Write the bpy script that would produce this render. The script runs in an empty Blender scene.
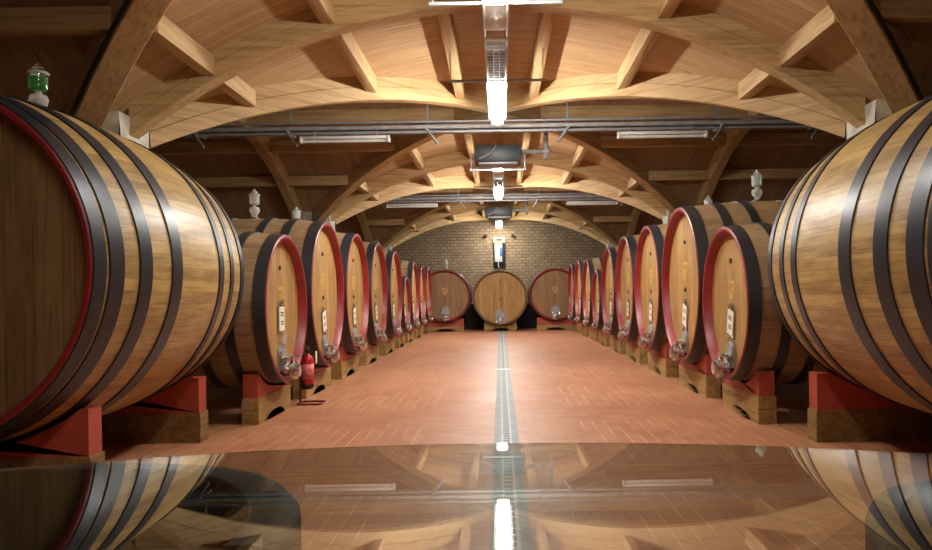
import bpy, bmesh, math, random
from mathutils import Vector, Matrix
PI = math.pi
random.seed(4)
S = bpy.context.scene
COL = S.collection

# ------------------------------------------------------------------ helpers
def tag(o, label, cat, group=None):
    o['label'] = label; o['category'] = cat
    if group: o['group'] = group
    return o

def empty(name, label, cat, loc=(0, 0, 0), rz=0.0, scale=1.0, group=None):
    o = bpy.data.objects.new(name, None); COL.objects.link(o)
    o.empty_display_size = 0.1
    o.location = loc; o.rotation_euler = (0, 0, rz); o.scale = (scale,) * 3
    return tag(o, label, cat, group)

def link(name, bm, mat, parent=None, loc=(0, 0, 0), rot=(0, 0, 0), smooth=35):
    bmesh.ops.recalc_face_normals(bm, faces=bm.faces)
    me = bpy.data.meshes.new(name); bm.to_mesh(me); bm.free()
    if smooth:
        for p in me.polygons: p.use_smooth = True
        me.set_sharp_from_angle(angle=math.radians(smooth))
    me.materials.append(mat)
    o = bpy.data.objects.new(name, me); COL.objects.link(o)
    o.location = loc; o.rotation_euler = rot
    if parent: o.parent = parent
    return o

def centred(name, bm, mat, smooth=35):
    """link a mesh built in world coordinates with its origin moved to its own base centre"""
    xs = [v.co.x for v in bm.verts]; ys = [v.co.y for v in bm.verts]; zs = [v.co.z for v in bm.verts]
    c = Vector(((min(xs) + max(xs)) / 2, (min(ys) + max(ys)) / 2, min(zs)))
    for v in bm.verts: v.co -= c
    return link(name, bm, mat, loc=c, smooth=smooth)

def structure(name, bm, mat, smooth=None):
    o = link(name, bm, mat, smooth=smooth); o['kind'] = 'structure'
    return o

def copy_tree(o, parent=None):
    c = o.copy(); COL.objects.link(c)
    if parent is not None: c.parent = parent
    for ch in list(o.children): copy_tree(ch, c)
    return c

def box(bm, x0, x1, y0, y1, z0, z1, bev=0.0, M=None):
    r = bmesh.ops.create_cube(bm, size=1.0)
    vs = r['verts']
    for v in vs:
        v.co = Vector(((x0 + x1) / 2 + v.co.x * (x1 - x0), (y0 + y1) / 2 + v.co.y * (y1 - y0), (z0 + z1) / 2 + v.co.z * (z1 - z0)))
    if bev > 0:
        es = list({e for v in vs for e in v.link_edges})
        rb = bmesh.ops.bevel(bm, geom=es, offset=bev, segments=2, affect='EDGES', profile=0.5)
        vs = list({v for f in rb['faces'] for v in f.verts} | {v for v in vs if v.is_valid})
    if M is not None:
        for v in vs: v.co = M @ v.co
    return vs

def lathe(bm, prof, n=64, axis='X', closed=False, c=(0, 0, 0)):
    """prof: list of (along, radius)"""
    c = Vector(c); rings = []
    for (a, r) in prof:
        if r < 1e-6:
            p = {'X': (a, 0, 0), 'Y': (0, a, 0), 'Z': (0, 0, a)}[axis]
            rings.append([bm.verts.new(c + Vector(p))]); continue
        ring = []
        for i in range(n):
            t = 2 * PI * i / n; s, k = math.sin(t) * r, math.cos(t) * r
            p = {'X': (a, s, k), 'Y': (s, a, k), 'Z': (k, s, a)}[axis]
            ring.append(bm.verts.new(c + Vector(p)))
        rings.append(ring)
    pairs = list(zip(rings, rings[1:]))
    if closed: pairs.append((rings[-1], rings[0]))
    for A, B in pairs:
        for i in range(n):
            j = (i + 1) % n
            if len(A) == 1 and len(B) == 1: continue
            if len(A) == 1: bm.faces.new((A[0], B[i], B[j]))
            elif len(B) == 1: bm.faces.new((A[i], A[j], B[0]))
            else: bm.faces.new((A[i], A[j], B[j], B[i]))

def tube(bm, pts, r, n=10, caps=True):
    pts = [Vector(p) for p in pts]; rings = []
    up = Vector((0, 0, 1))
    for i, p in enumerate(pts):
        d = (pts[min(i + 1, len(pts) - 1)] - pts[max(i - 1, 0)]).normalized()
        a = d.cross(up)
        if a.length < 1e-3: a = d.cross(Vector((1, 0, 0)))
        a.normalize(); b = a.cross(d).normalized()
        rings.append([bm.verts.new(p + a * math.cos(2 * PI * k / n) * r + b * math.sin(2 * PI * k / n) * r) for k in range(n)])
    for A, B in zip(rings, rings[1:]):
        for k in range(n): bm.faces.new((A[k], A[(k + 1) % n], B[(k + 1) % n], B[k]))
    if caps:
        bm.faces.new(rings[0]); bm.faces.new(rings[-1])

def prism(bm, poly, plane, t0, t1):
    """extrude a 2D polygon. plane 'YZ' -> along x, 'XZ' -> along y, 'XY' -> along z"""
    def P(u, v, t): return {'YZ': (t, u, v), 'XZ': (u, t, v), 'XY': (u, v, t)}[plane]
    A = [bm.verts.new(P(u, v, t0)) for u, v in poly]; B = [bm.verts.new(P(u, v, t1)) for u, v in poly]
    n = len(poly)
    for i in range(n): bm.faces.new((A[i], A[(i + 1) % n], B[(i + 1) % n], B[i]))
    fa = bm.faces.new(A); fb = bm.faces.new(B)
    bmesh.ops.triangulate(bm, faces=[fa, fb])

# ------------------------------------------------------------------ materials
def lin(c):
    return tuple(((v / 255) / 12.92 if v / 255 <= .04045 else ((v / 255 + .055) / 1.055) ** 2.4) for v in c) + (1,)

class NT:
    def __init__(s, name):
        s.m = bpy.data.materials.new(name); s.m.use_nodes = True
        s.t = s.m.node_tree; s.N = s.t.nodes; s.L = s.t.links
        s.b = s.N['Principled BSDF']
    def n(s, typ, **kw):
        x = s.N.new(typ)
        for k, v in kw.items(): setattr(x, k, v)
        return x
    def put(s, sock, v):
        if hasattr(v, 'is_linked') or hasattr(v, 'links'): s.L.new(v, sock)
        else: sock.default_value = v
    def math(s, op, a, b=None, c=None):
        x = s.n('ShaderNodeMath', operation=op); s.put(x.inputs[0], a)
        if b is not None: s.put(x.inputs[1], b)
        if c is not None: s.put(x.inputs[2], c)
        return x.outputs[0]
    def mix(s, f, a, b, blend='MIX'):
        x = s.n('ShaderNodeMix', data_type='RGBA', blend_type=blend)
        s.put(x.inputs[0], f); s.put(x.inputs[6], a); s.put(x.inputs[7], b)
        return x.outputs[2]
    def noise(s, vec, scale, detail=4, rough=.55):
        x = s.n('ShaderNodeTexNoise'); s.put(x.inputs['Vector'], vec)
        x.inputs['Scale'].default_value = scale; x.inputs['Detail'].default_value = detail; x.inputs['Roughness'].default_value = rough
        return x.outputs[0]
    def comb(s, x, y, z):
        c = s.n('ShaderNodeCombineXYZ')
        for i, v in enumerate((x, y, z)): s.put(c.inputs[i], v)
        return c.outputs[0]
    def obj(s):
        tc = s.n('ShaderNodeTexCoord'); sp = s.n('ShaderNodeSeparateXYZ'); s.L.new(tc.outputs['Object'], sp.inputs[0])
        return tc.outputs['Object'], sp.outputs[0], sp.outputs[1], sp.outputs[2]
    def rand(s):
        return s.n('ShaderNodeObjectInfo').outputs['Random']
    def white(s, v):
        w = s.n('ShaderNodeTexWhiteNoise', noise_dimensions='1D'); s.put(w.inputs['W'], v); return w.outputs[0]
    def rng(s, v, a, b, c, d):
        x = s.n('ShaderNodeMapRange'); s.put(x.inputs[0], v)
        for i, k in enumerate((a, b, c, d)): x.inputs[i + 1].default_value = k
        return x.outputs[0]
    def bump(s, h, strength=.3, dist=.01):
        x = s.n('ShaderNodeBump'); s.put(x.inputs['Height'], h)
        x.inputs['Strength'].default_value = strength; x.inputs['Distance'].default_value = dist
        s.L.new(x.outputs[0], s.b.inputs['Normal'])
    def fin(s, col, rough=.5, metal=0.0, spec=.5):
        s.put(s.b.inputs['Base Color'], col); s.put(s.b.inputs['Roughness'], rough); s.put(s.b.inputs['Metallic'], metal)
        s.b.inputs['Specular IOR Level'].default_value = spec
        return s.m

def mat_plain(name, c, rough=.5, metal=0.0, var=.12, spec=.5, scale=6):
    k = NT(name); o, x, y, z = k.obj()
    n = k.noise(o, scale, 5)
    f = k.rng(n, .3, .7, 0, 1)
    a = lin(tuple(v * (1 - var) for v in c)); b = lin(tuple(min(255, v * (1 + var)) for v in c))
    return k.fin(k.mix(f, a, b), rough, metal, spec)

def wood_colour(k, tone, grain, light, mid, dark):
    c = k.mix(k.rng(tone, 0, 1, 0, 1), lin(mid), lin(light))
    return k.mix(k.rng(grain, .48, .74, 0, .8), c, lin(dark))

def mat_staves(name, light, mid, dark, N, rough=.42):
    """cask body: staves run along local x, the index comes from the angle round the axis"""
    k = NT(name); o, x, y, z = k.obj(); rd = k.rand()
    ang = k.math('ARCTAN2', y, z)
    u = k.math('MULTIPLY', ang, N / (2 * PI))
    idx = k.math('FLOOR', u); fr = k.math('FRACT', u)
    tone = k.white(k.math('ADD', idx, k.math('MULTIPLY', rd, 77.0)))
    big = k.noise(k.comb(k.math('MULTIPLY', x, 1.3), k.math('MULTIPLY', ang, 5.0), k.math('ADD', idx, rd)), 1.6, 3)
    tone = k.math('ADD', k.math('MULTIPLY', tone, .5), k.rng(big, .35, .68, -.1, .7))
    grain = k.noise(k.comb(k.math('MULTIPLY', x, 2.2), k.math('MULTIPLY', ang, 60.0), rd), 1.0, 6, .65)
    c = wood_colour(k, tone, grain, light, mid, dark)
    seam = k.math('GREATER_THAN', k.math('ABSOLUTE', k.math('SUBTRACT', fr, .5)), .475)
    c = k.mix(k.math('MULTIPLY', seam, .45), c, lin(dark))
    k.bump(k.math('SUBTRACT', k.math('MULTIPLY', grain, .35), seam), .25, .004)
    return k.fin(c, rough)

def mat_head(name, light, mid, dark, w=.14, rough=.5):
    """cask head: upright boards across local y"""
    k = NT(name); o, x, y, z = k.obj(); rd = k.rand()
    u = k.math('DIVIDE', y, w); idx = k.math('FLOOR', u); fr = k.math('FRACT', u)
    tone = k.white(k.math('ADD', idx, k.math('MULTIPLY', rd, 91.0)))
    big = k.noise(k.comb(k.math('MULTIPLY', y, 3.0), k.math('MULTIPLY', z, .9), k.math('ADD', idx, k.math('MULTIPLY', rd, 9.0))), 1.6, 4)
    tone = k.math('ADD', k.math('MULTIPLY', tone, .5), k.rng(big, .3, .7, 0, .5))
    grain = k.noise(k.comb(k.math('MULTIPLY', y, 45.0), k.math('MULTIPLY', z, 1.8), rd), 1.0, 6, .6)
    c = wood_colour(k, tone, grain, light, mid, dark)
    seam = k.math('GREATER_THAN', k.math('ABSOLUTE', k.math('SUBTRACT', fr, .5)), .475)
    c = k.mix(k.math('MULTIPLY', seam, .4), c, lin(dark))
    k.bump(k.math('SUBTRACT', k.math('MULTIPLY', grain, .3), seam), .2, .004)
    return k.fin(c, rough)

def mat_beam(name, light, mid, dark, rz=0.0, rough=.6):
    """timber with the grain along local x turned by rz"""
    k = NT(name); o, x0, y0, z = k.obj(); rd = k.rand()
    ca, sa = math.cos(rz), math.sin(rz)
    al = k.math('ADD', k.math('MULTIPLY', x0, ca), k.math('MULTIPLY', y0, sa))
    ac = k.math('SUBTRACT', k.math('MULTIPLY', y0, ca), k.math('MULTIPLY', x0, sa))
    r9 = k.math('MULTIPLY', rd, 19.0)
    grain = k.noise(k.comb(k.math('MULTIPLY', al, .9), k.math('MULTIPLY', ac, 22.0), k.math('ADD', k.math('MULTIPLY', z, 22.0), r9)), 1.0, 6, .6)
    big = k.noise(k.comb(k.math('MULTIPLY', al, .8), k.math('MULTIPLY', ac, 3.0), k.math('ADD', k.math('MULTIPLY', z, 5.0), r9)), 1.5, 3)
    knot = k.noise(k.comb(k.math('MULTIPLY', al, 2.5), k.math('MULTIPLY', ac, 7.0), k.math('ADD', k.math('MULTIPLY', z, 7.0), r9)), 1.6, 2)
    c = wood_colour(k, k.rng(big, .3, .7, 0, 1), grain, light, mid, dark)
    c = k.mix(k.rng(knot, .70, .78, 0, .7), c, lin(dark))
    k.bump(grain, .12, .003)
    return k.fin(c, rough, spec=.3)

def mat_boards(name, light, mid, dark, along, w=.13):
    """matchboard ceiling; boards run along 'x' or 'y'"""
    k = NT(name); o, x, y, z = k.obj()
    al, ac = (x, y) if along == 'x' else (y, x)
    u = k.math('DIVIDE', ac, w); idx = k.math('FLOOR', u); fr = k.math('FRACT', u)
    tone = k.white(idx)
    grain = k.noise(k.comb(k.math('MULTIPLY', al, 1.2), k.math('MULTIPLY', ac, 35.0), idx), 1.0, 5, .6)
    big = k.noise(k.comb(k.math('MULTIPLY', al, .8), k.math('MULTIPLY', ac, 1.0), 0.0), 1.2, 3)
    tone = k.math('ADD', k.math('MULTIPLY', tone, .6), k.rng(big, .3, .7, 0, .4))
    c = wood_colour(k, tone, grain, light, mid, dark)
    seam = k.math('GREATER_THAN', k.math('ABSOLUTE', k.math('SUBTRACT', fr, .5)), .46)
    c = k.mix(k.math('MULTIPLY', seam, .5), c, lin(dark))
    knot = k.noise(k.comb(k.math('MULTIPLY', al, 3.0), k.math('MULTIPLY', ac, 9.0), idx), 1.5, 2)
    c = k.mix(k.rng(knot, .68, .76, 0, .6), c, lin(dark))
    k.bump(k.math('SUBTRACT', grain, seam), .3, .005)
    return k.fin(c, .6, spec=.3)

def brick_node(k, vec, w, h, mortar, c1, c2, cm):
    b = k.n('ShaderNodeTexBrick'); k.put(b.inputs['Vector'], vec)
    b.inputs['Scale'].default_value = 1.0; b.inputs['Brick Width'].default_value = w; b.inputs['Row Height'].default_value = h
    b.inputs['Mortar Size'].default_value = mortar; b.inputs['Mortar Smooth'].default_value = .2; b.inputs['Bias'].default_value = 0
    b.inputs['Color1'].default_value = lin(c1); b.inputs['Color2'].default_value = lin(c2); b.inputs['Mortar'].default_value = lin(cm)
    return b.outputs['Color'], b.outputs['Fac']

def mat_floor():
    """paving: courses across the drain in the middle and in two-metre bands, lengthwise courses elsewhere"""
    k = NT('terracotta_tiles'); o, x, y, z = k.obj()
    c1, c2, cm = (180, 122, 86), (162, 104, 72), (128, 90, 68)
    ca, fa = brick_node(k, k.comb(x, y, 0.0), .27, .13, .0035, c1, c2, cm)
    col = k.math('DIVIDE', x, .13); ci = k.math('FLOOR', col); cf = k.math('ABSOLUTE', k.math('SUBTRACT', k.math('FRACT', col), .5))
    row = k.math('ADD', k.math('DIVIDE', y, .27), k.math('MULTIPLY', ci, .5)); ri = k.math('FLOOR', row)
    rf = k.math('ABSOLUTE', k.math('SUBTRACT', k.math('FRACT', row), .5))
    tone = k.white(k.math('ADD', k.math('MULTIPLY', ci, 13.7), ri))
    cb = k.mix(tone, lin(c1), lin(c2))
    cross = k.math('GREATER_THAN', rf, .488)
    cb = k.mix(k.math('MULTIPLY', cross, .6), cb, lin(cm))
    wear = k.noise(k.comb(k.math('MULTIPLY', x, 7.7), k.math('MULTIPLY', y, 1.1), 0.0), 1.0, 2)
    line = k.math('MULTIPLY', k.math('GREATER_THAN', cf, .464), k.rng(wear, .44, .56, .08, .9))
    cb = k.mix(line, cb, lin((230, 190, 150)))
    cen = k.math('LESS_THAN', k.math('ABSOLUTE', x), .85)
    m = k.math('FRACT', k.math('DIVIDE', k.math('SUBTRACT', y, 8.6), 3.1))
    band = k.math('LESS_THAN', m, .36)
    sel = k.math('MAXIMUM', cen, band)
    c = k.mix(sel, cb, ca)
    worn = k.noise(o, .8, 5)
    c = k.mix(k.rng(worn, .45, .75, 0, .3), c, lin((192, 142, 108)))
    fine = k.noise(o, 14, 3)
    c = k.mix(k.rng(fine, .4, .7, 0, .25), c, lin((146, 94, 68)))
    k.bump(k.math('MAXIMUM', line, cross), -.12, .003)
    return k.fin(c, k.rng(worn, .3, .7, .38, .55), spec=.35)

def mat_brickwall():
    k = NT('buff_brick'); o, x, y, z = k.obj()
    c, f = brick_node(k, k.comb(x, z, 0.0), .33, .15, .018, (160, 140, 114), (138, 118, 96), (98, 82, 66))
    n = k.noise(o, 3, 4)
    c = k.mix(k.rng(n, .35, .7, 0, .35), c, lin((172, 152, 124)))
    k.bump(f, -.5, .01)
    return k.fin(c, .85, spec=.2)

def mat_emit(name, col, strength):
    k = NT(name)
    k.b.inputs['Base Color'].default_value = (.9, .9, .9, 1)
    k.b.inputs['Emission Color'].default_value = col; k.b.inputs['Emission Strength'].default_value = strength
    return k.m

def mat_glass(name, col, rough=0.0, ior=1.5, diffuse_share=0.0):
    k = NT(name)
    k.b.inputs['Base Color'].default_value = col; k.b.inputs['Roughness'].default_value = rough
    k.b.inputs['IOR'].default_value = ior; k.b.inputs['Transmission Weight'].default_value = 1.0 - diffuse_share
    return k.m

M = {}
M['stave_big'] = mat_staves('oak_staves_pale', (202, 170, 106), (154, 122, 70), (92, 68, 38), 84, .38)
M['stave_row'] = mat_staves('oak_staves_weathered', (164, 134, 96), (128, 102, 72), (82, 62, 44), 64, .55)
M['head_row'] = mat_head('oak_head_boards', (194, 154, 92), (150, 113, 62), (98, 68, 38))
M['head_dark'] = mat_head('oak_head_aged', (160, 124, 86), (132, 100, 68), (92, 66, 44))
M['head_big'] = mat_head('oak_head_large', (150, 118, 74), (120, 92, 56), (78, 58, 36), .2)
M['red'] = mat_plain('red_paint', (138, 36, 36), .42, var=.1)
M['red_cradle'] = mat_plain('red_oxide_paint', (170, 72, 54), .6, var=.12, scale=3)
M['rim_brown'] = mat_plain('oak_rim', (120, 90, 52), .5)
M['hoop'] = mat_plain('black_iron_hoop', (34, 36, 41), .42, .0, var=.2, spec=.6)
M['hoop_big'] = mat_plain('iron_hoop', (28, 36, 48), .36, .2, var=.15, spec=.6)
M['stand'] = mat_beam('stand_oak', (176, 142, 88), (148, 114, 66), (92, 66, 38), PI / 2)
M['stand_x'] = mat_beam('stand_oak_cross', (150, 120, 72), (124, 94, 54), (78, 56, 32), 0)
M['steel'] = mat_plain('stainless_steel', (196, 198, 200), .22, 1.0, var=.06)
M['steel_dull'] = mat_plain('galvanised_steel', (156, 160, 164), .45, .35, var=.08)
M['dark_metal'] = mat_plain('dark_metal', (44, 46, 50), .5, .3)
M['card'] = mat_plain('white_card', (224, 220, 200), .7, var=.04)
M['ink'] = mat_plain('black_ink', (40, 40, 44), .7)
M['gold'] = mat_plain('pale_brand_mark', (206, 166, 84), .5, var=.1)
M['plug'] = mat_plain('dark_plug', (74, 50, 28), .5)
P1, P2, P3 = (200, 168, 120), (180, 146, 98), (132, 98, 62)
M['glulam_x'] = mat_beam('glulam_pine_x', P1, P2, P3, 0)
M['glulam_y'] = mat_beam('glulam_pine_y', P1, P2, P3, PI / 2)
GA = math.atan2(5.7, 5.3)
M['glulam_p'] = mat_beam('glulam_pine_diagonal', P1, P2, P3, GA)
M['glulam_m'] = mat_beam('glulam_pine_counter_diagonal', P1, P2, P3, -GA)
M['boards_x'] = mat_boards('pine_boards_across', (202, 168, 126), (176, 142, 102), (122, 92, 62), 'x')
M['boards_y'] = mat_boards('pine_boards_lengthwise', (182, 148, 110), (158, 124, 90), (112, 84, 58), 'y')
M['concrete'] = mat_plain('pale_concrete', (190, 184, 168), .8, var=.12, scale=5, spec=.2)
M['floor'] = mat_floor()
M['brick'] = mat_brickwall()
M['dado'] = mat_plain('dark_slate_paint', (46, 46, 48), .55)
M['plaster'] = mat_plain('brown_plaster', (128, 108, 84), .85)
M['lamp'] = mat_emit('lit_diffuser', (1.0, .97, .91, 1), 190.0)
M['lamp_fill'] = mat_emit('fill_diffuser', (1.0, .95, .86, 1), 60.0)
M['lamp_mid'] = mat_emit('soft_diffuser', (1.0, .95, .86, 1), 105.0)
M['white_enamel'] = mat_plain('white_enamel', (214, 214, 208), .4, var=.03)
M['table_glass'] = mat_glass('green_tinted_glass', (.80, .87, .82, 1))
M['glare_white_glass'] = mat_glass('glare_white_glass', (.95, .97, .96, 1), 0.02, 1.45, .35)  # diffuse white mixed in, standing in for lamp glare on clear glass
M['pure_glass'] = mat_glass('pure_glass', (.93, .98, .94, 1), 0, 1.3, .03)
M['green_liquid'] = mat_glass('green_liquid', (.08, .62, .14, 1), .1, 1.33, .4)
M['mint_liquid'] = mat_glass('pale_green_liquid', (.5, .85, .62, 1), .05, 1.33, .4)
M['leather'] = mat_plain('charcoal_leather', (26, 32, 29), .7, var=.12)
M['ext_red'] = mat_plain('extinguisher_red', (176, 26, 34), .3, var=.05)
M['stand_red'] = mat_plain('dark_red_tube', (104, 20, 26), .4)
M['label_red'] = mat_plain('printed_label', (206, 110, 104), .5, var=.2, scale=30)
M['black'] = mat_plain('black_rubber', (22, 22, 24), .5)
M['beige'] = mat_plain('beige_plastic', (200, 188, 150), .5)
M['blue'] = mat_plain('blue_panel', (70, 110, 190), .4)
M['unit'] = mat_plain('grey_unit_casing', (62, 66, 70), .45, .2)
M['insul'] = mat_plain('grey_pipe_insulation', (150, 146, 142), .6)
M['drain_steel'] = mat_plain('drain_frame_steel', (150, 152, 146), .5, .2, var=.12)
M['drain_stone'] = mat_plain('grey_drain_edging', (112, 120, 122), .55, var=.1)

def mat_grate():
    k = NT('slotted_grate'); o, x, y, z = k.obj()
    fr = k.math('FRACT', k.math('DIVIDE', y, .12))
    return k.fin(k.mix(k.math('LESS_THAN', fr, .78), lin((150, 152, 150)), lin((22, 22, 24))), .5)
M['grate'] = mat_grate()

# ------------------------------------------------------------------ vault geometry
A_ = 5.3; HP = 5.7; P = 11.4
PILL = [-1.7, 9.7, 21.1, 32.5]
CENT = [4.0, 15.4, 26.8, 38.2]
APEX = 5.23; RISE = 2.08; WEB = .38
RR = (A_ * A_ + RISE * RISE) / (2 * RISE)
def rib(s):                       # underside of the arches at relative position s
    return APEX - (RR - math.sqrt(RR * RR - (A_ * s) ** 2))
def web(s): return rib(min(1, abs(s))) + WEB
WY0, WY1, WX = -1.7, 37.6, 10.6
LX = 5.62

# floor and walls
bm = bmesh.new(); box(bm, -WX, WX, WY0, WY1, -.2, 0); structure('floor', bm, M['floor'])
bm = bmesh.new(); box(bm, -WX - .3, WX + .3, WY1, WY1 + .3, -.2, 6.2); structure('wall_back', bm, M['brick'])
bm = bmesh.new(); box(bm, -WX - .3, WX + .3, WY0 - .3, WY0, -.2, 6.2); structure('wall_front', bm, M['plaster'])
bm = bmesh.new(); box(bm, -WX - .3, -WX, WY0, WY1, -.2, 6.2); structure('wall_left', bm, M['plaster'])
bm = bmesh.new(); box(bm, WX, WX + .3, WY0, WY1, -.2, 6.2); structure('wall_right', bm, M['plaster'])
bm = bmesh.new(); box(bm, -4.6, 4.6, 31.75, WY1, 0, 1.06, .02); structure('trim_1', bm, M['dado'])

# ceiling webs
def strip_web(rows, name, mat):
    """rows: list of (p0, p1) pairs; lower skin plus an upper skin 0.1 above"""
    bm = bmesh.new(); up = Vector((0, 0, .1)); V = []
    for a, b in rows:
        a, b = Vector(a), Vector(b)
        V.append([bm.verts.new(a), bm.verts.new(b), bm.verts.new(b + up), bm.verts.new(a + up)])
    for A, B in zip(V, V[1:]):
        for i in range(4): bm.faces.new((A[i], A[(i + 1) % 4], B[(i + 1) % 4], B[i]))
    bm.faces.new(V[0]); bm.faces.new(V[-1])
    bmesh.ops.remove_doubles(bm, verts=bm.verts, dist=1e-5)
    structure(name, bm, mat, smooth=20)

NS = 40
for xc in (0.0,):
    for yp in PILL:
        rows = []
        i0, i1 = (-NS, NS) if xc == 0 else ((0, NS) if xc < 0 else (-NS, 0))
        for i in range(i0, i1 + 1):
            s = i / NS; e = HP * (1 - abs(s)) + .004
            rows.append(((xc + A_ * s, max(WY0, yp - e), web(s)), (xc + A_ * s, min(WY1, yp + e), web(s))))
        strip_web(rows, 'ceiling', M['boards_x'])
for sx in (-1, 1):
    for yc in CENT:
        rows = []
        for i in range(-NS, NS + 1):
            s = i / NS
            if yc + HP * s > WY1 + .12: break
            rows.append(((sx * (A_ * abs(s) - .004), yc + HP * s, web(s)), (sx * WX, yc + HP * s, web(s))))
        strip_web(rows, 'ceiling', M['boards_y'])

# arched glulam beams
def arch(name, pts, w, d, mat, label, group=None):
    bm = bmesh.new(); V = []
    pts = [Vector(p) for p in pts]
    dr = pts[-1] - pts[0]; dr.z = 0; dr.normalize(); n = Vector((-dr.y, dr.x, 0))
    h = w / 2; g = .008; b = .012
    sec = [(-h + b, 0), (h - b, 0), (h, b), (h, d * .52 - g), (h - .014, d * .52), (h, d * .52 + g), (h, d), (-h, d), (-h, d * .52 + g), (-h + .014, d * .52), (-h, d * .52 - g), (-h, b)]
    for p in pts:
        V.append([bm.verts.new(p + n * u + Vector((0, 0, v))) for u, v in sec])
    m = len(sec)
    for A, B in zip(V, V[1:]):
        for i in range(m): bm.faces.new((A[i], A[(i + 1) % m], B[(i + 1) % m], B[i]))
    bm.faces.new(V[0]); bm.faces.new(V[-1])
    o = centred(name, bm, mat, smooth=25)
    return tag(o, label, 'beam', group)

SE = .93
ordn = ['nearest', 'middle', 'farthest']
side = {-1: 'left', 1: 'right'}
for k, yp in enumerate(PILL[1:]):
    y = yp
    pts = [(A_ * s, y, rib(s)) for s in [.9 * i / 24 for i in range(-24, 25)]]
    arch('arched_beam', pts, .24, WEB + .03, M['glulam_x'],
         ['pine cross arch of the nearest vault, above the closest lamp', 'pine cross arch of the middle vault, behind the dark ceiling unit',
          'pine cross arch of the farthest vault, close to the brick wall'][k], 'arches across the aisle')
for k, yc in enumerate(CENT):
    for sy in (-1, 1):
        if (k == 0 and sy < 0) or (k == 3 and sy > 0): continue
        for sx in (-1, 1):
            q = (1.065 if k == 0 else 1.03) if sy > 0 else 1.0
            s0 = .01 if k < 3 else .125
            pts = [(sx * A_ * s * q, yc + sy * HP * s, rib(s)) for s in [s0 + (SE - s0) * i / 24 for i in range(25)]]
            d = WEB + .06
            m = M['glulam_p'] if sx * sy > 0 else M['glulam_m']
            if k == 0: lab = f'brown pine diagonal beam cutting the top {side[sx]} corner above the pillar'
            elif k == 1 and sy < 0: lab = f'pale lit diagonal arch springing from the nearest {side[sx]} pillar to mid ceiling'
            elif k == 1: lab = f'diagonal arch rising from the second {side[sx]} pillar towards the cable tray'
            elif k == 3: lab = f'diagonal arch ending against the brick wall, from the last {side[sx]} pillar'
            elif sy < 0: lab = f'bright diagonal arch from the second {side[sx]} pillar away towards the brick wall'
            else: lab = f'diagonal arch running from the last {side[sx]} pillar towards the camera'
            o = arch('arched_beam', pts, .34 if k == 0 else .25, d, m, lab, 'diagonal vault arches')
            if k == 0:
                dv = Vector(pts[-1]) - Vector(pts[0]); dv.z = 0; dv.normalize(); nv = Vector((-dv.y, dv.x, 0)) * -sx * .195
                bm = bmesh.new(); tube(bm, [Vector(p) + nv + Vector((0, 0, .05)) - o.location for p in pts], .022, 8)
                link('conduit', bm, M['dark_metal'], o)
for k, yc in enumerate(CENT[1:3], 1):
    for sx in (-1, 1):
        pts = [(sx * LX, yc + HP * s, rib(s)) for s in [SE * i / 24 for i in range(-24, 25)]]
        arch('arched_beam', pts, .24, WEB + .03, M['glulam_y'],
             f'shaded lengthwise arch over the {side[sx]} row of casks, {["", "between first and second pillar", "between second and last pillar"][k]}', 'arches along the cask rows')
# purlins
TS = (.72, 2.18, 3.74)
TX = (.9, 2.5, 4.0)
nth = ['first', 'second', 'third']
PW, PD = .17, .28
for k, yp in enumerate(PILL[1:]):
    for sx in (-1, 1):
        for j, t in enumerate(TS):
            e = HP * (1 - t / A_)
            for sy in (-1, 1):
                ya, yb = (yp + sy * .10, yp + sy * (e - (.16 if sy > 0 else -.02)))
                if k == 2 and sy > 0: yb = min(yb, WY1 - .02)
                zb = web(t / A_) - PD
                bm = bmesh.new(); x = sx * t
                box(bm, x - PW / 2, x + PW / 2, min(ya, yb), max(ya, yb), zb, web(t / A_) + .03 - .03 * j, .008)
                o = centred('purlin', bm, M['glulam_y'])
                where = ['nearest', 'middle', 'farthest'][k]
                tag(o, f'short lengthwise pine rafter {"before" if sy < 0 else "beyond"} the {where} cross arch, {nth[j]} {side[sx]} of the lamps', 'rafter', 'rafters of the nave vault')
for k, yc in enumerate(CENT[:3]):
    for sx in (-1, 1):
        for j, t in enumerate(TX):
            for sy in (-1, 1):
                if (k == 0 and sy < 0) or (k == 2 and sy < 0): continue
                if k == 1 and sy < 0 and j > 0: continue
                y = yc + sy * t; s = t / HP
                for inner in (True, False):
                    if inner: xa, xb = A_ * s + .10, LX - .11
                    else: xa, xb = LX + .11, WX - .1
                    if k != 1 and not inner: continue
                    if k == 1 and not inner and sy < 0: continue
                    bm = bmesh.new()
                    box(bm, min(sx * xa, sx * xb), max(sx * xa, sx * xb), y - PW / 2, y + PW / 2, web(s) - PD, web(s) + .03 - .03 * j, .008)
                    o = centred('purlin', bm, M['glulam_x'])
                    wh = 'inside' if inner else 'outside'
                    if k == 0: lab = f'shaded crosswise rafter in the {side[sx]} top corner, {nth[j]} from overhead'
                    elif k == 1: lab = f'shaded crosswise rafter {"behind" if sy > 0 else "before"} the near cable tray, {nth[j]} from it, {wh} the {side[sx]} lengthwise arch'
                    else: lab = f'shaded crosswise rafter {nth[j]} behind the far cable tray, {side[sx]} half'
                    tag(o, lab, 'rafter', 'rafters of the side vaults')

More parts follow.
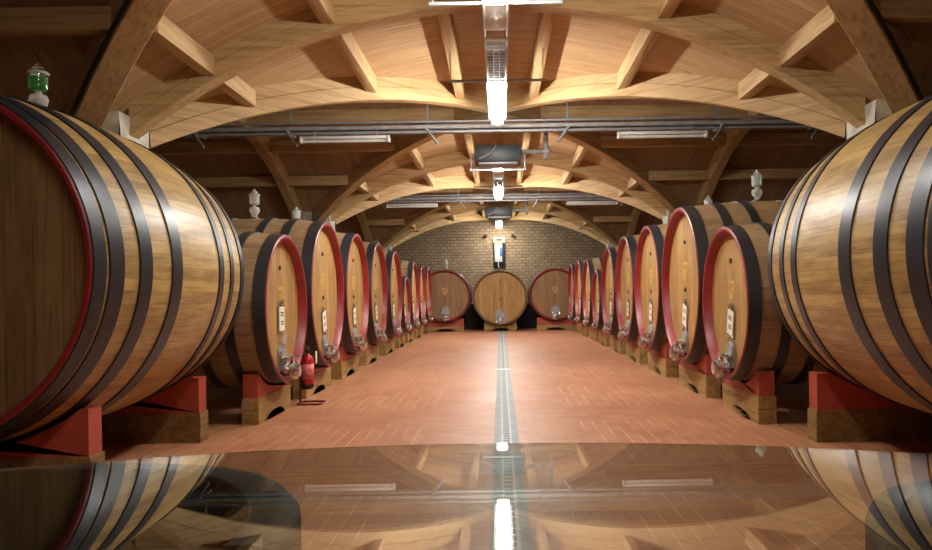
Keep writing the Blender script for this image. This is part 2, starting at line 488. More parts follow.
# concrete pillars
for k, yp in enumerate(PILL[1:]):
    for sx in (-1, 1):
        y = yp
        x = sx * A_
        t = empty('concrete_pillar', f'pale concrete pillar head carrying the arches, {["nearest", "second", "last"][k]} on the {side[sx]}', 'pillar', (x, y, 0), group='concrete pillars')
        bm = bmesh.new(); box(bm, -.24, .24, -.24, .24, 0, 3.0, .02); link('shaft', bm, M['concrete'], t)
        bm = bmesh.new()
        q = .4
        poly = [(-.24, 2.5), (.24, 2.5), (.62, 2.8), (.62, 3.2), (.54, 3.2), (.54, 3.86), (-.54, 3.86), (-.54, 3.2), (-.62, 3.2), (-.62, 2.8)]
        prism(bm, poly, 'XZ', -q, q)
        link('capital', bm, M['concrete'], t, smooth=None)

# ------------------------------------------------------------------ casks
def cask_parts(root, R, L, hoops, hw, bulge, mats, rimmat, n=88, hardware=None, rim=True, card=True, crest=True, cardz=None, big=1.0):
    Rm = R * (1 + bulge)
    rf = lambda x: R * (1 + bulge * (1 - (2 * x / L) ** 2))
    rec = .10
    ax = (0, 0, Rm)
    bm = bmesh.new()
    prof = [(L / 2 - .01, R - .045), (L / 2 - .002, R - .02)]
    for i in range(33):
        x = L / 2 - .004 - (L - .004) * i / 32; prof.append((x, rf(x)))
    prof += [(-L / 2, R - .05), (-L / 2 + .09, R - .06), (-L / 2 + .09, 0)]
    lathe(bm, prof, n); link('staves', bm, mats[0], root, ax)
    bm = bmesh.new()
    xh = L / 2 - rec
    lathe(bm, [(xh, 0), (xh, R * .5), (xh, R - .03), (xh - .05, R - .03), (xh - .05, 0)], n); link('head', bm, mats[1], root, ax)
    bm = bmesh.new()
    lathe(bm, [(xh - .01, R - .085), (L / 2 - .03, R - .062), (L / 2 + .006, R - .04), (L / 2 + .01, R - .012), (L / 2 - .002, R + .004), (L / 2 - .012, R - .004), (xh - .01, R - .03)], n, closed=True)
    link('rim', bm, rimmat, root, ax)
    for (c0, c1) in hoops:
        x1 = L / 2 - c0; x0 = L / 2 - c1; bm = bmesh.new(); pr = []
        for i in range(6):
            x = x0 + (x1 - x0) * i / 5; pr.append((x, rf(x) + .012))
        pr = [(x0, rf(x0) - .01)] + pr + [(x1, rf(x1) - .01)]
        lathe(bm, pr, n, closed=True); link('hoop', bm, mats[2], root, ax)
    # bung on the top of the belly
    bm = bmesh.new(); lathe(bm, [(0, .07), (.03, .065), (.03, 0)], 20, 'Z'); link('bung', bm, M['plug'], root, (0, 0, Rm * 2 - .006))
    if hardware:
        zb = Rm - R + .075              # lowest point of the fittings above the root
        # steel hatch: arched plate with raised frame
        def archpoly(w, h, z0):
            p = [(-w, z0), (w, z0)]
            for i in range(13):
                a = PI * i / 12; p.append((w * math.cos(a), z0 + h - w + w * math.sin(a)))
            return p
        bm = bmesh.new(); prism(bm, archpoly(.15 * big, .42 * big, zb), 'YZ', xh - .01, xh + .03); hd = link('hatch', bm, M['steel'], root)
        bm = bmesh.new()
        prism(bm, archpoly(.10 * big, .30 * big, zb + .06), 'YZ', xh + .02, xh + .045); link('hatch_panel', bm, M['steel_dull'], hd)
        bm = bmesh.new()
        box(bm, xh + .05, xh + .085, -.16, .16, zb + .19, zb + .225, .008); lathe(bm, [(xh + .03, .02), (xh + .13, .02), (xh + .13, .05), (xh + .16, .05), (xh + .165, 0)], 18, 'X', c=(0, 0, zb + .207)); link('clamp_bar', bm, M['steel'], hd)
        # outlet valve at the foot
        bm = bmesh.new()
        lathe(bm, [(xh + .02, .05), (xh + .06, .05), (xh + .06, .11), (xh + .085, .11), (xh + .085, .07), (xh + .15, .07), (xh + .15, .115), (xh + .19, .115), (xh + .195, .085), (xh + .235, .08), (xh + .245, 0)], 24, 'X', c=(0, 0, zb + .05))
        v = link('valve', bm, M['steel'], root)
        bm = bmesh.new(); tube(bm, [(xh + .13, 0, zb + .10), (xh + .13, 0, zb + .17), (xh + .16, .09, zb + .2), (xh + .18, .17, zb + .2)], .014, 8); link('valve_lever', bm, M['steel'], v)
        bm = bmesh.new(); tube(bm, [(xh + .1, -.09, zb + .05), (xh + .1, -.16, zb + .05), (xh + .13, -.18, zb + .1)], .022, 10); link('sample_tap', bm, M['steel'], v)
        cz = (cardz if cardz is not None else zb + .44)
        if cardz is not None:       # gauge tube between hatch and card
            bm = bmesh.new(); tube(bm, [(xh + .05, 0, zb + .38), (xh + .05, 0, cz - .02)], .03, 12); link('gauge_tube', bm, M['glare_white_glass'], root)
        if card:                    # card in a tilted steel holder
            ch, cw = .30, .105
            bm = bmesh.new()
            box(bm, .004, .022, -cw - .018, cw + .018, -ch / 2 - .018, ch / 2 + .018, .004); lathe(bm, [(0, .035), (.04, .035), (.045, 0)], 14, 'X', c=(0, 0, ch / 2 + .055))
            h = link('card_holder', bm, M['steel'], root, (xh, 0, cz + ch / 2), (0 if cardz is not None else .2, 0, 0))
            bm = bmesh.new(); box(bm, .020, .026, -cw, cw, -ch / 2, ch / 2); link('card', bm, M['card'], h)
            bm = bmesh.new()
            for (z0, z1, ww) in ((.065, .082, .06), (.035, .05, .065), (-.045, -.03, .06), (-.075, -.06, .05)):
                box(bm, .025, .0275, -ww, ww, z0, z1)
            link('print', bm, M['ink'], h)
        # branded shield and plugs
        bm = bmesh.new(); zc = Rm + R * .18; sc = R * .105
        out = [(-1, .9), (-.5, 1.15), (0, .95), (.5, 1.15), (1, .9), (1, -.1), (.6, -.9), (0, -1.35), (-.6, -.9), (-1, -.1)]
        m = len(out); V = []
        for q, x in ((1, xh - .002), (1, xh + .004), (.74, xh + .004), (.74, xh - .002)):
            V.append([bm.verts.new((x, u * sc * q, zc + w * sc * q)) for u, w in out])
        for A, B in zip(V, V[1:]):
            for i in range(m): bm.faces.new((A[i], A[(i + 1) % m], B[(i + 1) % m], B[i]))
        box(bm, xh - .002, xh + .004, -sc * .35, sc * .35, zc - .1 * sc, zc + .15 * sc); box(bm, xh - .002, xh + .004, -sc * .12, sc * .12, zc - .8 * sc, zc + .5 * sc)
        if crest: link('crest', bm, M['gold'], root, smooth=None)
        else: bm.free()
        for f in (.56, -.06):
            bm = bmesh.new(); lathe(bm, [(xh - .01, .032), (xh + .018, .03), (xh + .022, 0)], 16, 'X', c=(0, 0, Rm + R * f)); link('plug', bm, M['plug'], root)
    return Rm

HO = [(.0, .155), (.40, .53), (.78, .90), (1.40, 1.52), (1.77, 1.90), (2.145, 2.30)]
ROWM = (M['stave_row'], M['head_row'], M['hoop'])
W = 2.67
LEFT = [(9.31, 1.82), (11.56, 2.19), (13.97, 2.2), (16.45, 2.2), (19.1, 2.17), (21.3, 1.57), (23.4, 2.08), (25.7, 2.05), (28.0, 2.08)]
RIGHT = [(8.85, 1.8), (11.05, 2.28), (13.54, 2.23), (15.96, 2.23), (18.4, 2.14), (20.7, 1.66), (22.9, 2.06), (25.4, 2.12), (27.95, 2.1)]
ORD = ['nearest', 'second', 'third', 'fourth', 'fifth', 'sixth', 'seventh', 'eighth', 'farthest']

def stand(R, axis_z, half, mats, label, loc, rz, group, thick=.2, woodz=.31, redz=.59, notch=True, red=True):
    """beam along local y, front face at local x = +thick/2"""
    t = empty('cask_stand', label, 'stand', loc, rz, group=group)
    bm = bmesh.new(); h = half
    p = [(-h, 0)]
    if notch:
        for i in range(13):
            a = PI * i / 12; p.append((-.38 * math.cos(a), .10 * math.sin(a)))
    p += [(h, 0), (h, woodz * .52), (h - .012, woodz * .54), (h, woodz * .56), (h, woodz), (-h, woodz), (-h, woodz * .56), (-h + .012, woodz * .54), (-h, woodz * .52)]
    prism(bm, p, 'YZ', -thick / 2, thick / 2)
    link('base_beam', bm, mats[0], t, smooth=None)
    bm = bmesh.new(); hh = h - .015
    Rc = R + .012
    top = [(hh, redz)]
    zc = axis_z
    y0 = math.sqrt(max(0, Rc * Rc - (zc - redz) ** 2))
    if y0 > hh: y0 = hh - .01
    for i in range(17):
        y = y0 - 2 * y0 * i / 16
        top.append((y, zc - math.sqrt(Rc * Rc - y * y)))
    top.append((-hh, redz))
    poly = [(-hh, woodz), (hh, woodz)] + [(y, max(z, woodz + .03)) for y, z in top]
    prism(bm, poly, 'YZ', -thick / 2 + .012, thick / 2 - .012)
    link('cradle', bm, mats[1] if red else mats[0], t, smooth=None)
    return t

def row_label(i, sd, D):
    small = D < 1.9
    if sd < 0:
        if i == 0: return 'small oak cask with red rim and upright white card, next to the fire extinguisher'
        if i == 5: return 'small low oak cask with red rim midway along the left row'
        return f'oak cask with red rim and black hoops, {ORD[i]} in the left row'
    if i == 0: return 'small oak cask with red rim, nearest of the right row beside the huge cask'
    if i == 5: return 'small low oak cask with red rim midway along the right row'
    return f'oak cask with red rim and black hoops, {ORD[i]} in the right row'

protoL = None; protoS = None
casks = []
for sd, ROW in ((-1, LEFT), (1, RIGHT)):
    for i, (Y, D) in enumerate(ROW):
        small = D < 1.9
        base_R = .9 if small else 1.1; base_L = 2.0 if small else 2.3
        sc = D / 2 / base_R
        lab = row_label(i, sd, D)
        special = sd < 0 and i == 0
        if special:
            r = empty('wine_cask', lab, 'cask')
            cask_parts(r, base_R, base_L, [(a * .87, b * .87) for a, b in HO], 0, .075, ROWM, M['red'], hardware=True, cardz=.075 * base_R + .62)
        elif small and protoS is None:
            r = protoS = empty('wine_cask', lab, 'cask')
            cask_parts(r, base_R, base_L, [(a * .87, b * .87) for a, b in HO], 0, .075, ROWM, M['red'], hardware=True)
        elif not small and protoL is None:
            r = protoL = empty('wine_cask', lab, 'cask')
            cask_parts(r, base_R, base_L, HO, 0, .075, ROWM, M['red'], hardware=True)
        else:
            r = copy_tree(protoS if small else protoL)
        if sd > 0:
            for ch in r.children:
                if ch.name.startswith('card_holder'): ch.rotation_euler = (-.2, 0, 0)
        R = D / 2; L = base_L * sc
        axz = .44 + R
        r.location = (sd * (W + L / 2), Y, axz - R * 1.075); r.rotation_euler = (0, 0, 0 if sd < 0 else PI); r.scale = (sc,) * 3
        tag(r, lab, 'cask', f'casks in the {side[sd]} row')
        casks.append((sd, i, Y, R, L, axz))
        # front stand, 0.17 behind the rim plane
        sx_front = W + .17
        stand(R * (1 + .075 * (1 - (1 - 2 * .27 / L) ** 2)) + .012, axz, .66 if small else .79, (M['stand'], M['red_cradle']),
              f'oak stand with red cradle under the {ORD[i]} cask of the {side[sd]} row', (sd * (sx_front + .1), Y, 0), 0 if sd < 0 else PI, f'cask stands of the {side[sd]} row')

# end wall casks (heads face the camera)
EY = 29.35
for j, x in enumerate((-2.2, 0.0, 2.2)):
    mid = j == 1
    lab = ['greyish oak cask with red rim at the end wall, left of the middle one', 'honey oak cask with plain rim in the middle of the end wall', 'greyish oak cask with red rim at the end wall, right of the middle one'][j]
    r = empty('wine_cask', lab, 'cask', group='casks along the end wall')
    Re = 1.08 if mid else 1.02; ze = 1.32 if mid else 1.42
    cask_parts(r, Re, 2.2, [(a * .955, b * .955) for a, b in HO], 0, .03, (M['stave_row'], M['head_row'] if mid else M['head_dark'], M['hoop']), M['rim_brown'] if mid else M['red'], hardware=True, card=False, crest=not mid, big=1.3)
    r.location = (x, EY + 1.1, ze - Re * 1.03); r.rotation_euler = (0, 0, -PI / 2)
    stand(Re * 1.012 + .012, ze, .66 if mid else .75, (M['stand'], M['red_cradle']), ['oak stand with red cradle under the left cask at the end wall', 'plain pale oak stand under the middle cask at the end wall', 'oak stand with red cradle under the right cask at the end wall'][j],
          (x, EY + .27, 0), -PI / 2, 'cask stands at the end wall', woodz=.2, redz=.4 if mid else .5, red=not mid)

# the two huge casks in front
HB = [(.0, .13), (.17, .33), (.53, .69), (1.0, 1.17), (2.02, 2.15), (2.38, 2.50), (2.80, 2.95)]
BIGM = (M['stave_big'], M['head_big'], M['hoop_big'])
BR, BL = 1.264, 2.95
for sd, y0 in ((-1, 5.03), (1, 4.52)):
    r = empty('wine_cask', ['', 'huge oak cask at the right frame edge with grey iron hoops', 'huge oak cask at the left with dark head, red rim and grey iron hoops'][sd], 'cask', group='huge casks in the foreground')
    cask_parts(r, BR, BL, HB, 0, .085, BIGM, M['red'], n=128)
    axz = 1.75
    cx = -4.03 if sd < 0 else 3.98
    r.location = (cx, y0 + BL / 2, axz - BR * 1.085); r.rotation_euler = (0, 0, -PI / 2)
    for q, yo in enumerate((.55, 2.6 if sd < 0 else 2.68)):
        rr = BR * (1 + .085 * (1 - (2 * (BL / 2 - yo - .105) / BL) ** 2)) + .02
        stand(rr, axz, .92, (M['stand_x'], M['red_cradle']), f'broad {"red cradle" if q == 0 else "oak and red"} stand under the {["front", "back"][q]} of the huge {side[sd]} cask',
              (cx, y0 + yo + .105, 0), -PI / 2, 'stands of the huge casks', thick=.21, woodz=.31, redz=.67, notch=False)

# ------------------------------------------------------------------ glass airlocks
def airlock(label, loc, liquid, s=1.0, gl='glare_white_glass'):
    t = empty('glass_airlock', label, 'airlock', loc, 0, s, 'glass airlocks on the casks')
    bm = bmesh.new()
    lathe(bm, [(0, 0), (0, .035), (.03, .035), (.07, .07), (.12, .082), (.155, .07), (.17, .03), (.2, .026), (.2, 0)], 20, 'Z'); link('funnel', bm, M['glare_white_glass'], t)
    bm = bmesh.new()
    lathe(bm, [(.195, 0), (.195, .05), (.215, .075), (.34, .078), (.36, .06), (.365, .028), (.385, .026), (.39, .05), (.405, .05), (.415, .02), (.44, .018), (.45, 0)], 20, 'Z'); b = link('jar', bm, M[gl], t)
    if liquid:
        bm = bmesh.new(); lathe(bm, [(.202, 0), (.202, .05), (.22, .068), (.32, .07), (.32, 0)], 20, 'Z'); link('liquid', bm, liquid, t)
    bm = bmesh.new()
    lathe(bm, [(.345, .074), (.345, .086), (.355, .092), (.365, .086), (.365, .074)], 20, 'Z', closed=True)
    link('collar', bm, M['glare_white_glass'], t)
for (sd, i, Y, R, L, axz) in casks:
    if (sd, i) in ((-1, 1), (-1, 2), (1, 1), (1, 2), (-1, 3)):
        airlock(f'clear glass airlock standing on the {ORD[i]} cask of the {side[sd]} row', (sd * (W + L / 2), Y, axz + R * 1.075 + .022), M['mint_liquid'] if (sd, i) == (1, 1) else None)
airlock('bright green glass airlock on top of the huge left cask', (-4.03, 5.03 + BL / 2, 1.75 + BR * 1.085 + .02), M['green_liquid'], .98, 'pure_glass')
airlock('small glass airlock on the left end wall cask', (-2.2, EY + 1.1, 1.42 + 1.02 * 1.03 + .02), None)

# ------------------------------------------------------------------ lamps down the middle
def lamp(label, y0, y1, l0, l1, z=4.80, louv=None, lit=True):
    t = empty('ceiling_lamp', label, 'lamp', (0, (y0 + y1) / 2, z), group='lamps down the middle of the vault')
    yc = (y0 + y1) / 2
    bm = bmesh.new(); box(bm, -.165, .165, y0 - yc, y1 - yc, .05, .10, .012)
    for (e0, e1) in ([(y0, l0 - .01), (l1 + .01, y1)]):
        if e1 - e0 > .05: box(bm, -.15, -.13, e0 - yc, e1 - yc, -.03, .06, .004); box(bm, .13, .15, e0 - yc, e1 - yc, -.03, .06, .004)
    link('housing', bm, M['white_enamel'], t)
    bm = bmesh.new(); box(bm, -.105, .105, l0 - yc, l1 - yc, -.055, .049, .03); link('diffuser', bm, M['lamp'] if lit is True else M[lit], t)
    if louv:
        bm = bmesh.new(); n = int((louv[1] - louv[0]) / .12)
        for i in range(n):
            y = louv[0] + (i + .5) * (louv[1] - louv[0]) / n - yc
            box(bm, -.122, .122, y - .008, y + .008, -.02, .03)
        for x in (-.04, .04): box(bm, x - .005, x + .005, louv[0] - yc, louv[1] - yc, -.02, .03)
        link('louvre', bm, M['steel'], t)
    for y in (y0 + .25, y1 - .25):
        for x in (-.12, .12):
            bm = bmesh.new(); tube(bm, [(x, y - yc, .1), (x, y - yc, web(0) - z - .0)], .006, 6); link('suspension_rod', bm, M['steel_dull'], t)
def cross_rod(label, y, z=4.80):
    t = empty('hanging_rod', label, 'rod', (0, y, z), group='cross rods hung under the vault')
    bm = bmesh.new(); tube(bm, [(-.76, 0, 0), (.76, 0, 0)], .022, 10); link('bar', bm, M['steel_dull'], t)
    for x in (-.72, .72):
        bm = bmesh.new(); tube(bm, [(x, 0, 0), (x, 0, web(TS[0] / A_) - PD - z)], .008, 6); link('hanger', bm, M['steel_dull'], t)
wh = ['nearest', 'middle', 'far']
for k in range(2):
    o = P * k
    lamp(f'lit strip lamp in front of the {wh[k]} cross arch', 7.0 + o, 9.45 + o, 7.05 + o, 8.36 + o)
    lamp(f'lit strip lamp with louvre behind the {wh[k]} cross arch', 9.85 + o, 14.3 + o, 11.62 + o, 14.26 + o, louv=(9.9 + o, 11.4 + o))
    cross_rod(f'thin steel rod across the lamp before the {wh[k]} cross arch', 8.42 + o)
    cross_rod(f'thin steel rod across the lamp behind the {wh[k]} cross arch', 11.5 + o)
lamp('added unseen fill lamp overhead, lifting the left cask head', .25, 2.9, .3, 2.85, lit='lamp_fill')  # added lamp out of view, keeps the left cask head from going black
lamp('lit strip lamp in front of the farthest cross arch', 29.8, 32.2, 29.85, 31.1)
lamp('small glowing strip lamp closest to the far brick wall', 32.65, 37.2, 34.4, 37.1, louv=(32.7, 34.2), lit='lamp_mid')

# cable trays, unlit tubes, ceiling units
for k in range(2):
    y = 15.4 + P * k; nm = ['near', 'far'][k]; z = 4.88
    t = empty('cable_tray', f'grey cable tray with pipes spanning the hall, {nm} one', 'tray', (0, y, z), group='cable trays across the hall')
    X = 8.4
    bm = bmesh.new(); box(bm, -X, X, -.16, .16, 0, .015); box(bm, -X, X, -.16, -.145, 0, .11); box(bm, -X, X, .145, .16, 0, .11); link('tray', bm, M['steel_dull'], t, smooth=None)
    for dy, dz, rr in ((-.26, .04, .045), (-.25, .15, .025), (.24, .05, .05), (-.30, -.07, .03)):
        bm = bmesh.new(); tube(bm, [(-X, dy, dz), (X, dy, dz)], rr, 12); link('pipe', bm, M['insul'] if rr > .04 else M['steel_dull'], t)
    for x in (-6.2, -4.3, -1.45, 1.45, 4.6, 6.6):
        bm = bmesh.new(); box(bm, x - .03, x + .03, -.34, .30, -.03, 0, .004); box(bm, x - .02, x + .02, -.02, .02, 0, web(abs(0)) - z - .0 if abs(x) < .1 else .85, .0)
        tube(bm, [(x, -.32, -.02), (x + (.24 if x < 0 else -.24), -.40, -.34)], .025, 8)
        link('bracket', bm, M['steel_dull'], t)
    for sx in (-1, 1):
        x0, x1 = 2.3, 4.12
        t2 = empty('strip_light', f'unlit white strip light under the {nm} cable tray, {side[sx]} of the lamps', 'lamp', (sx * (x0 + x1) / 2 + .12, y - .42, 4.66), group='unlit strip lights under the trays')
        h = (x1 - x0) / 2
        bm = bmesh.new(); box(bm, -h, h, -.05, .05, .0, .06, .008); box(bm, -h, -h + .05, -.06, .06, -.07, .06, .008); box(bm, h - .05, h, -.06, .06, -.07, .06, .008); link('batten', bm, M['white_enamel'], t2)
        bm = bmesh.new(); tube(bm, [(-h + .04, 0, -.04), (h - .04, 0, -.04)], .03, 12); link('glass_tube', bm, M['white_enamel'], t2)
        bm = bmesh.new()
        for x in (-h * .7, h * .7): tube(bm, [(x, .03, .05), (x, .2, .31)], .01, 6)
        link('mount', bm, M['steel_dull'], t2)
    # dark fan unit with duct pipe
    yu = 16.25 + P * k; zu = 4.33
    t = empty('fan_coil_unit', f'dark grey ceiling unit with pipe hung in the middle, {nm} one', 'ceiling unit', (0, yu, zu), group='ceiling units')
    bm = bmesh.new(); box(bm, -.5, .5, -.35, .35, 0, .36, .025); link('casing', bm, M['unit'], t)
    bm = bmesh.new(); box(bm, -.42, .42, -.3, .3, -.05, .003, .01); link('drip_tray', bm, M['steel_dull'], t)
    bm = bmesh.new(); tube(bm, [(-.4, -.37, .06), (-.3, -.38, .09), (-.15, -.38, .17), (-.05, -.37, .32), (-.02, -.3, .45)], .018, 8); link('hose', bm, M['insul'], t)
    bm = bmesh.new(); tube(bm, [(.48, -.1, .24), (1.0, -.1, .24)], .05, 14); tube(bm, [(1.04, -.1, .08), (1.06, -.1, .9)], .055, 14)
    lathe(bm, [(-.09, 0), (-.08, .06), (0, .085), (.08, .06), (.09, 0)], 14, 'X', c=(1.05, -.1, .24)); link('pipe', bm, M['insul'], t)
    for x in (-.4, .4):
        bm = bmesh.new(); tube(bm, [(x, .2, .34), (x, .2, web(.1) - zu)], .012, 8); link('hanger', bm, M['steel_dull'], t)
for sx in (-1, 1):
    t2 = empty('strip_light', f'pale strip light far behind the {side[sx]} casks', 'lamp', (sx * 7.4, 20.6, 3.60), group='unlit strip lights behind the casks')
    bm = bmesh.new(); box(bm, -.75, .75, -.05, .05, 0, .06, .008); link('batten', bm, M['white_enamel'], t2)
    bm = bmesh.new(); tube(bm, [(-.7, 0, -.03), (.7, 0, -.03)], .03, 12); link('glass_tube', bm, M['white_enamel'], t2)
    bm = bmesh.new()
    for x in (-.5, .5): tube(bm, [(x, 0, .05), (x, 0, .34)], .01, 6)
    link('mount', bm, M['steel_dull'], t2)

# things on the end wall
yw = WY1
t = empty('wall_panel', 'dark board on the brick wall with white and blue device', 'panel', (0, yw, 2.75))
bm = bmesh.new(); box(bm, -.31, .31, -.05, 0, 0, 1.28, .008); link('board', bm, M['dark_metal'], t)
bm = bmesh.new(); box(bm, -.24, .14, -.18, -.05, .33, 1.24, .02); d = link('device', bm, M['white_enamel'], t)
bm = bmesh.new(); box(bm, .02, .13, -.195, -.18, .6, 1.05, .004); link('display', bm, M['blue'], d)
bm = bmesh.new(); tube(bm, [(-.06, -.1, .34), (-.06, -.1, .12), (-.02, -.06, .05)], .03, 8); link('cable', bm, M['white_enamel'], t)
t = empty('junction_box', 'beige box above the dark board on the brick wall', 'box', (0, yw, 4.03))
bm = bmesh.new(); box(bm, -.31, .31, -.16, 0, 0, .30, .015); b = link('case', bm, M['beige'], t)
bm = bmesh.new(); box(bm, -.16, .16, -.17, -.158, .12, .2, .003); link('slot', bm, M['black'], b)
for sx in (-1, 1):
    t = empty('wall_speaker', f'tiny black speaker high on the brick wall, {side[sx]} of the beige box', 'speaker', (sx * .68, yw, 4.32), group='black wall speakers')
    bm = bmesh.new(); box(bm, -.07, .07, -.18, -.04, 0, .14, .02); c = link('case', bm, M['black'], t)
    bm = bmesh.new(); box(bm, -.02, .02, -.05, 0, .05, .09); link('mount', bm, M['dark_metal'], t)

# ------------------------------------------------------------------ floor drain
t = empty('floor_drain', 'long steel drain channel down the middle of the tiled floor', 'drain', (.045, 15, 0))
y0, y1 = -16.6, 15.0
for nm, a, b, zz, m in (('edging', -.125, -.05, .004, M['drain_stone']), ('edging', .055, .125, .004, M['drain_stone'])):
    bm = bmesh.new(); box(bm, a, b, y0, y1, -.01, zz); link(nm, bm, m, t, smooth=None)
bm = bmesh.new(); box(bm, -.05, -.034, y0, y1, -.01, .007); box(bm, .034, .055, y0, y1, -.01, .007); link('rail', bm, M['drain_steel'], t, smooth=None)
bm = bmesh.new(); box(bm, -.034, .034, y0, y1, -.01, .005); link('grate', bm, M['grate'], t, smooth=None)
bm = bmesh.new(); box(bm, -.17, .15, -.62, -.45, .004, .012, .002); link('cover_plate', bm, M['white_enamel'], t)

# ------------------------------------------------------------------ fire extinguisher on its stand
ex, ey = -2.69, 10.30
t = empty('fire_extinguisher', 'red fire extinguisher hanging between the first two left casks', 'fire extinguisher', (ex, ey, .225))
bm = bmesh.new(); lathe(bm, [(.035, 0), (.035, .072), (.055, .082), (.38, .082), (.43, .06), (.455, .03), (.47, .025), (.47, 0)], 28, 'Z'); link('cylinder', bm, M['ext_red'], t)
bm = bmesh.new(); lathe(bm, [(0, 0), (0, .078), (.04, .084), (.05, .08), (.05, 0)], 28, 'Z'); link('foot', bm, M['black'], t)
bm = bmesh.new()
rings = []
for zz in (.12, .33):
    rings.append([bm.verts.new((.0835 * math.cos(a), .0835 * math.sin(a), zz)) for a in [-2.5 + 2.6 * i / 12 for i in range(13)]])
for i in range(12): bm.faces.new((rings[0][i], rings[0][i + 1], rings[1][i + 1], rings[1][i]))
lb = link('label', bm, M['label_red'], t)
sol = lb.modifiers.new('thickness', 'SOLIDIFY'); sol.thickness = .002
bm = bmesh.new(); lathe(bm, [(.465, .022), (.5, .022), (.51, .03), (.53, .03), (.535, 0)], 14, 'Z'); box(bm, -.02, .02, -.12, .03, .525, .54, .004); box(bm, -.02, .02, -.13, .03, .555, .57, .004); link('valve_head', bm, M['dark_metal'], t)
bm = bmesh.new(); tube(bm, [(0, .04, .5), (-.03, .09, .48), (-.07, .1, .38), (-.08, .09, .2), (-.075, .085, .1)], .012, 8); link('hose', bm, M['black'], t)
t = empty('extinguisher_stand', 'dark red tubular floor stand holding the fire extinguisher', 'stand', (-2.66, 10.3, 0))
bm = bmesh.new(); tube(bm, [(-.14, .0, .014), (-.14, .0, .45), (-.12, .02, .62)], .016, 10); link('post', bm, M['stand_red'], t)
bm = bmesh.new(); tube(bm, [(-.14, -.16, .014), (.15, -.16, .014), (.18, -.13, .014), (.18, .10, .014), (.15, .13, .014), (-.14, .13, .014), (-.14, -.16, .014)], .013, 8); link('base_loop', bm, M['stand_red'], t)
bm = bmesh.new(); box(bm, -.145, -.10, -.03, .03, .22, .42, .004); box(bm, -.11, .02, -.05, .05, .205, .223, .004); link('hook', bm, M['dark_metal'], t)
bm = bmesh.new(); box(bm, .055, .062, .085, .16, .55, .72, .002); tube(bm, [(.058, .1, .56), (-.1, .1, .5), (-.14, .0, .45)], .006, 6); link('sign', bm, M['card'], t)

# ------------------------------------------------------------------ glass table in front and dark chairs behind it
GZ = 1.136
t = empty('glass_table', 'oval glass table top in the foreground mirroring casks and ceiling', 'table', (-.05, 1.045, 0))
bm = bmesh.new(); N = 160; a, b = 1.5, .75
prof = [(0.0, -.012), (1 - .004, -.012), (1, -.009), (1, -.003), (1 - .004, 0), (0, 0)]
rings = []
for f, z in prof:
    if f == 0: rings.append([bm.verts.new((0, 0, GZ + z))])
    else: rings.append([bm.verts.new((a * f * math.cos(2 * PI * i / N), b * f * math.sin(2 * PI * i / N), GZ + z)) for i in range(N)])
for A, B in zip(rings, rings[1:]):
    for i in range(N):
        j = (i + 1) % N
        if len(A) == 1: bm.faces.new((A[0], B[i], B[j]))
        elif len(B) == 1: bm.faces.new((A[i], A[j], B[0]))
        else: bm.faces.new((A[i], A[j], B[j], B[i]))
link('table_top', bm, M['table_glass'], t, smooth=None)
for x in (-.55, .55):
    bm = bmesh.new(); lathe(bm, [(0, 0), (0, .22), (.015, .22), (.03, .05), (.05, .04), (GZ - .05, .04), (GZ - .03, .11), (GZ - .0125, .11), (GZ - .0125, 0)], 28, 'Z', c=(x, -.34, 0)); link('leg', bm, M['steel'], t)

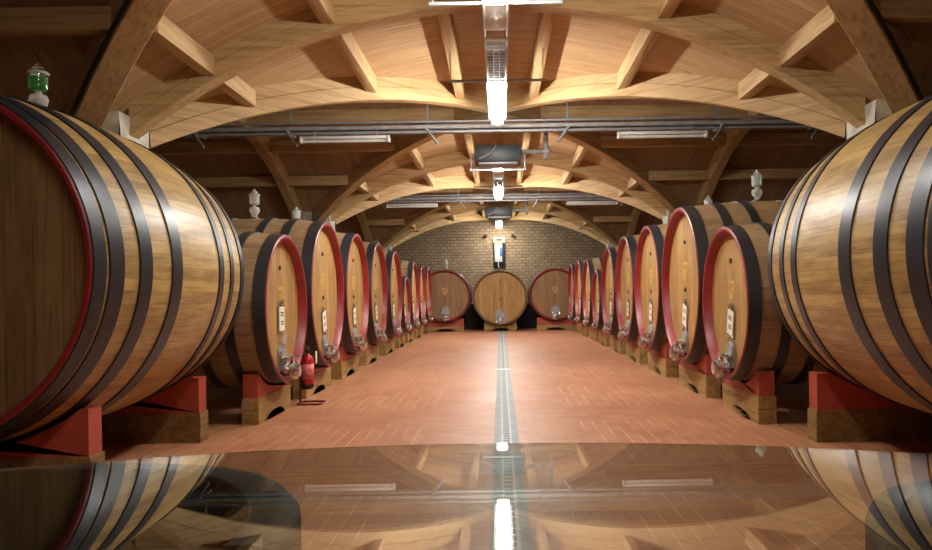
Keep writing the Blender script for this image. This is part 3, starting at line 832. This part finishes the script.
def tub_chair(label, loc, rz, w=.48):
    t = empty('tub_sofa' if w > .6 else 'tub_chair', label, 'sofa' if w > .6 else 'chair', loc, rz)
    # shell: U shaped wall, open towards local -y
    bm = bmesh.new(); n = 36; sec = []
    for i in range(n + 1):
        a = -.25 + (PI + .5) * i / n
        ca, sa = math.cos(a), math.sin(a)
        pw = lambda v: math.copysign(abs(v) ** .62, v)
        ox, oy = w * pw(ca), .42 * pw(sa)
        hgt = .60 + .18 * max(0, sa) ** .8
        ix, iy = ox * .78, oy * .76
        sec.append([(ox * .93, oy * .93, .16), (ox, oy, .3), (ox, oy, hgt - .04), (ox * .97, oy * .97, hgt - .01), (ox * .9, oy * .9, hgt), (ix * 1.02, iy * 1.02, hgt - .01), (ix, iy, hgt - .05), (ix, iy, .3), (ix, iy, .16)])
    V = [[bm.verts.new(p) for p in s] for s in sec]
    for A, B in zip(V, V[1:]):
        m = len(A)
        for q in range(m): bm.faces.new((A[q], A[(q + 1) % m], B[(q + 1) % m], B[q]))
    bm.faces.new(V[0]); bm.faces.new(V[-1]); link('shell', bm, M['leather'], t, smooth=50)
    bm = bmesh.new(); box(bm, -w * .74, w * .74, -.36, .30, .2, .45, .05); link('seat', bm, M['leather'], t)
    for x in (-1, 1):
        for y in (-.26, .26):
            bm = bmesh.new(); tube(bm, [(x * w * .7, y, 0), (x * w * .66, y, .2)], .02, 10); link('leg', bm, M['dark_metal'], t)
tub_chair('wide dark rounded sofa seen through the glass table, on the left', (-1.80, 2.82, 0), 0, 1.0)
tub_chair('dark tub chair seen through the glass table, at the right frame edge', (1.72, 2.35, 0), 0)

# ------------------------------------------------------------------ camera, world, view
cam = bpy.data.cameras.new('camera'); co = bpy.data.objects.new('camera', cam); COL.objects.link(co)
cam.sensor_width = 36; cam.lens = 740 / 932 * 36; cam.clip_start = .02
cam.shift_x = -34 / 932; cam.shift_y = 18 / 932
co.matrix_world = Matrix.Translation((0, 0, 1.5)) @ Matrix.Rotation(PI / 2, 4, 'X') @ Matrix.Rotation(-.015, 4, 'Z')
S.camera = co
S.cycles.max_bounces = 14; S.cycles.diffuse_bounces = 8; S.cycles.transmission_bounces = 12
w = bpy.data.worlds.new('world'); S.world = w; w.use_nodes = True
w.node_tree.nodes['Background'].inputs[0].default_value = (.02, .02, .02, 1)
S.view_settings.view_transform = 'Standard'; S.view_settings.look = 'None'
S.view_settings.gamma = 1; S.view_settings.use_curve_mapping = False
S.view_settings.exposure = -.22
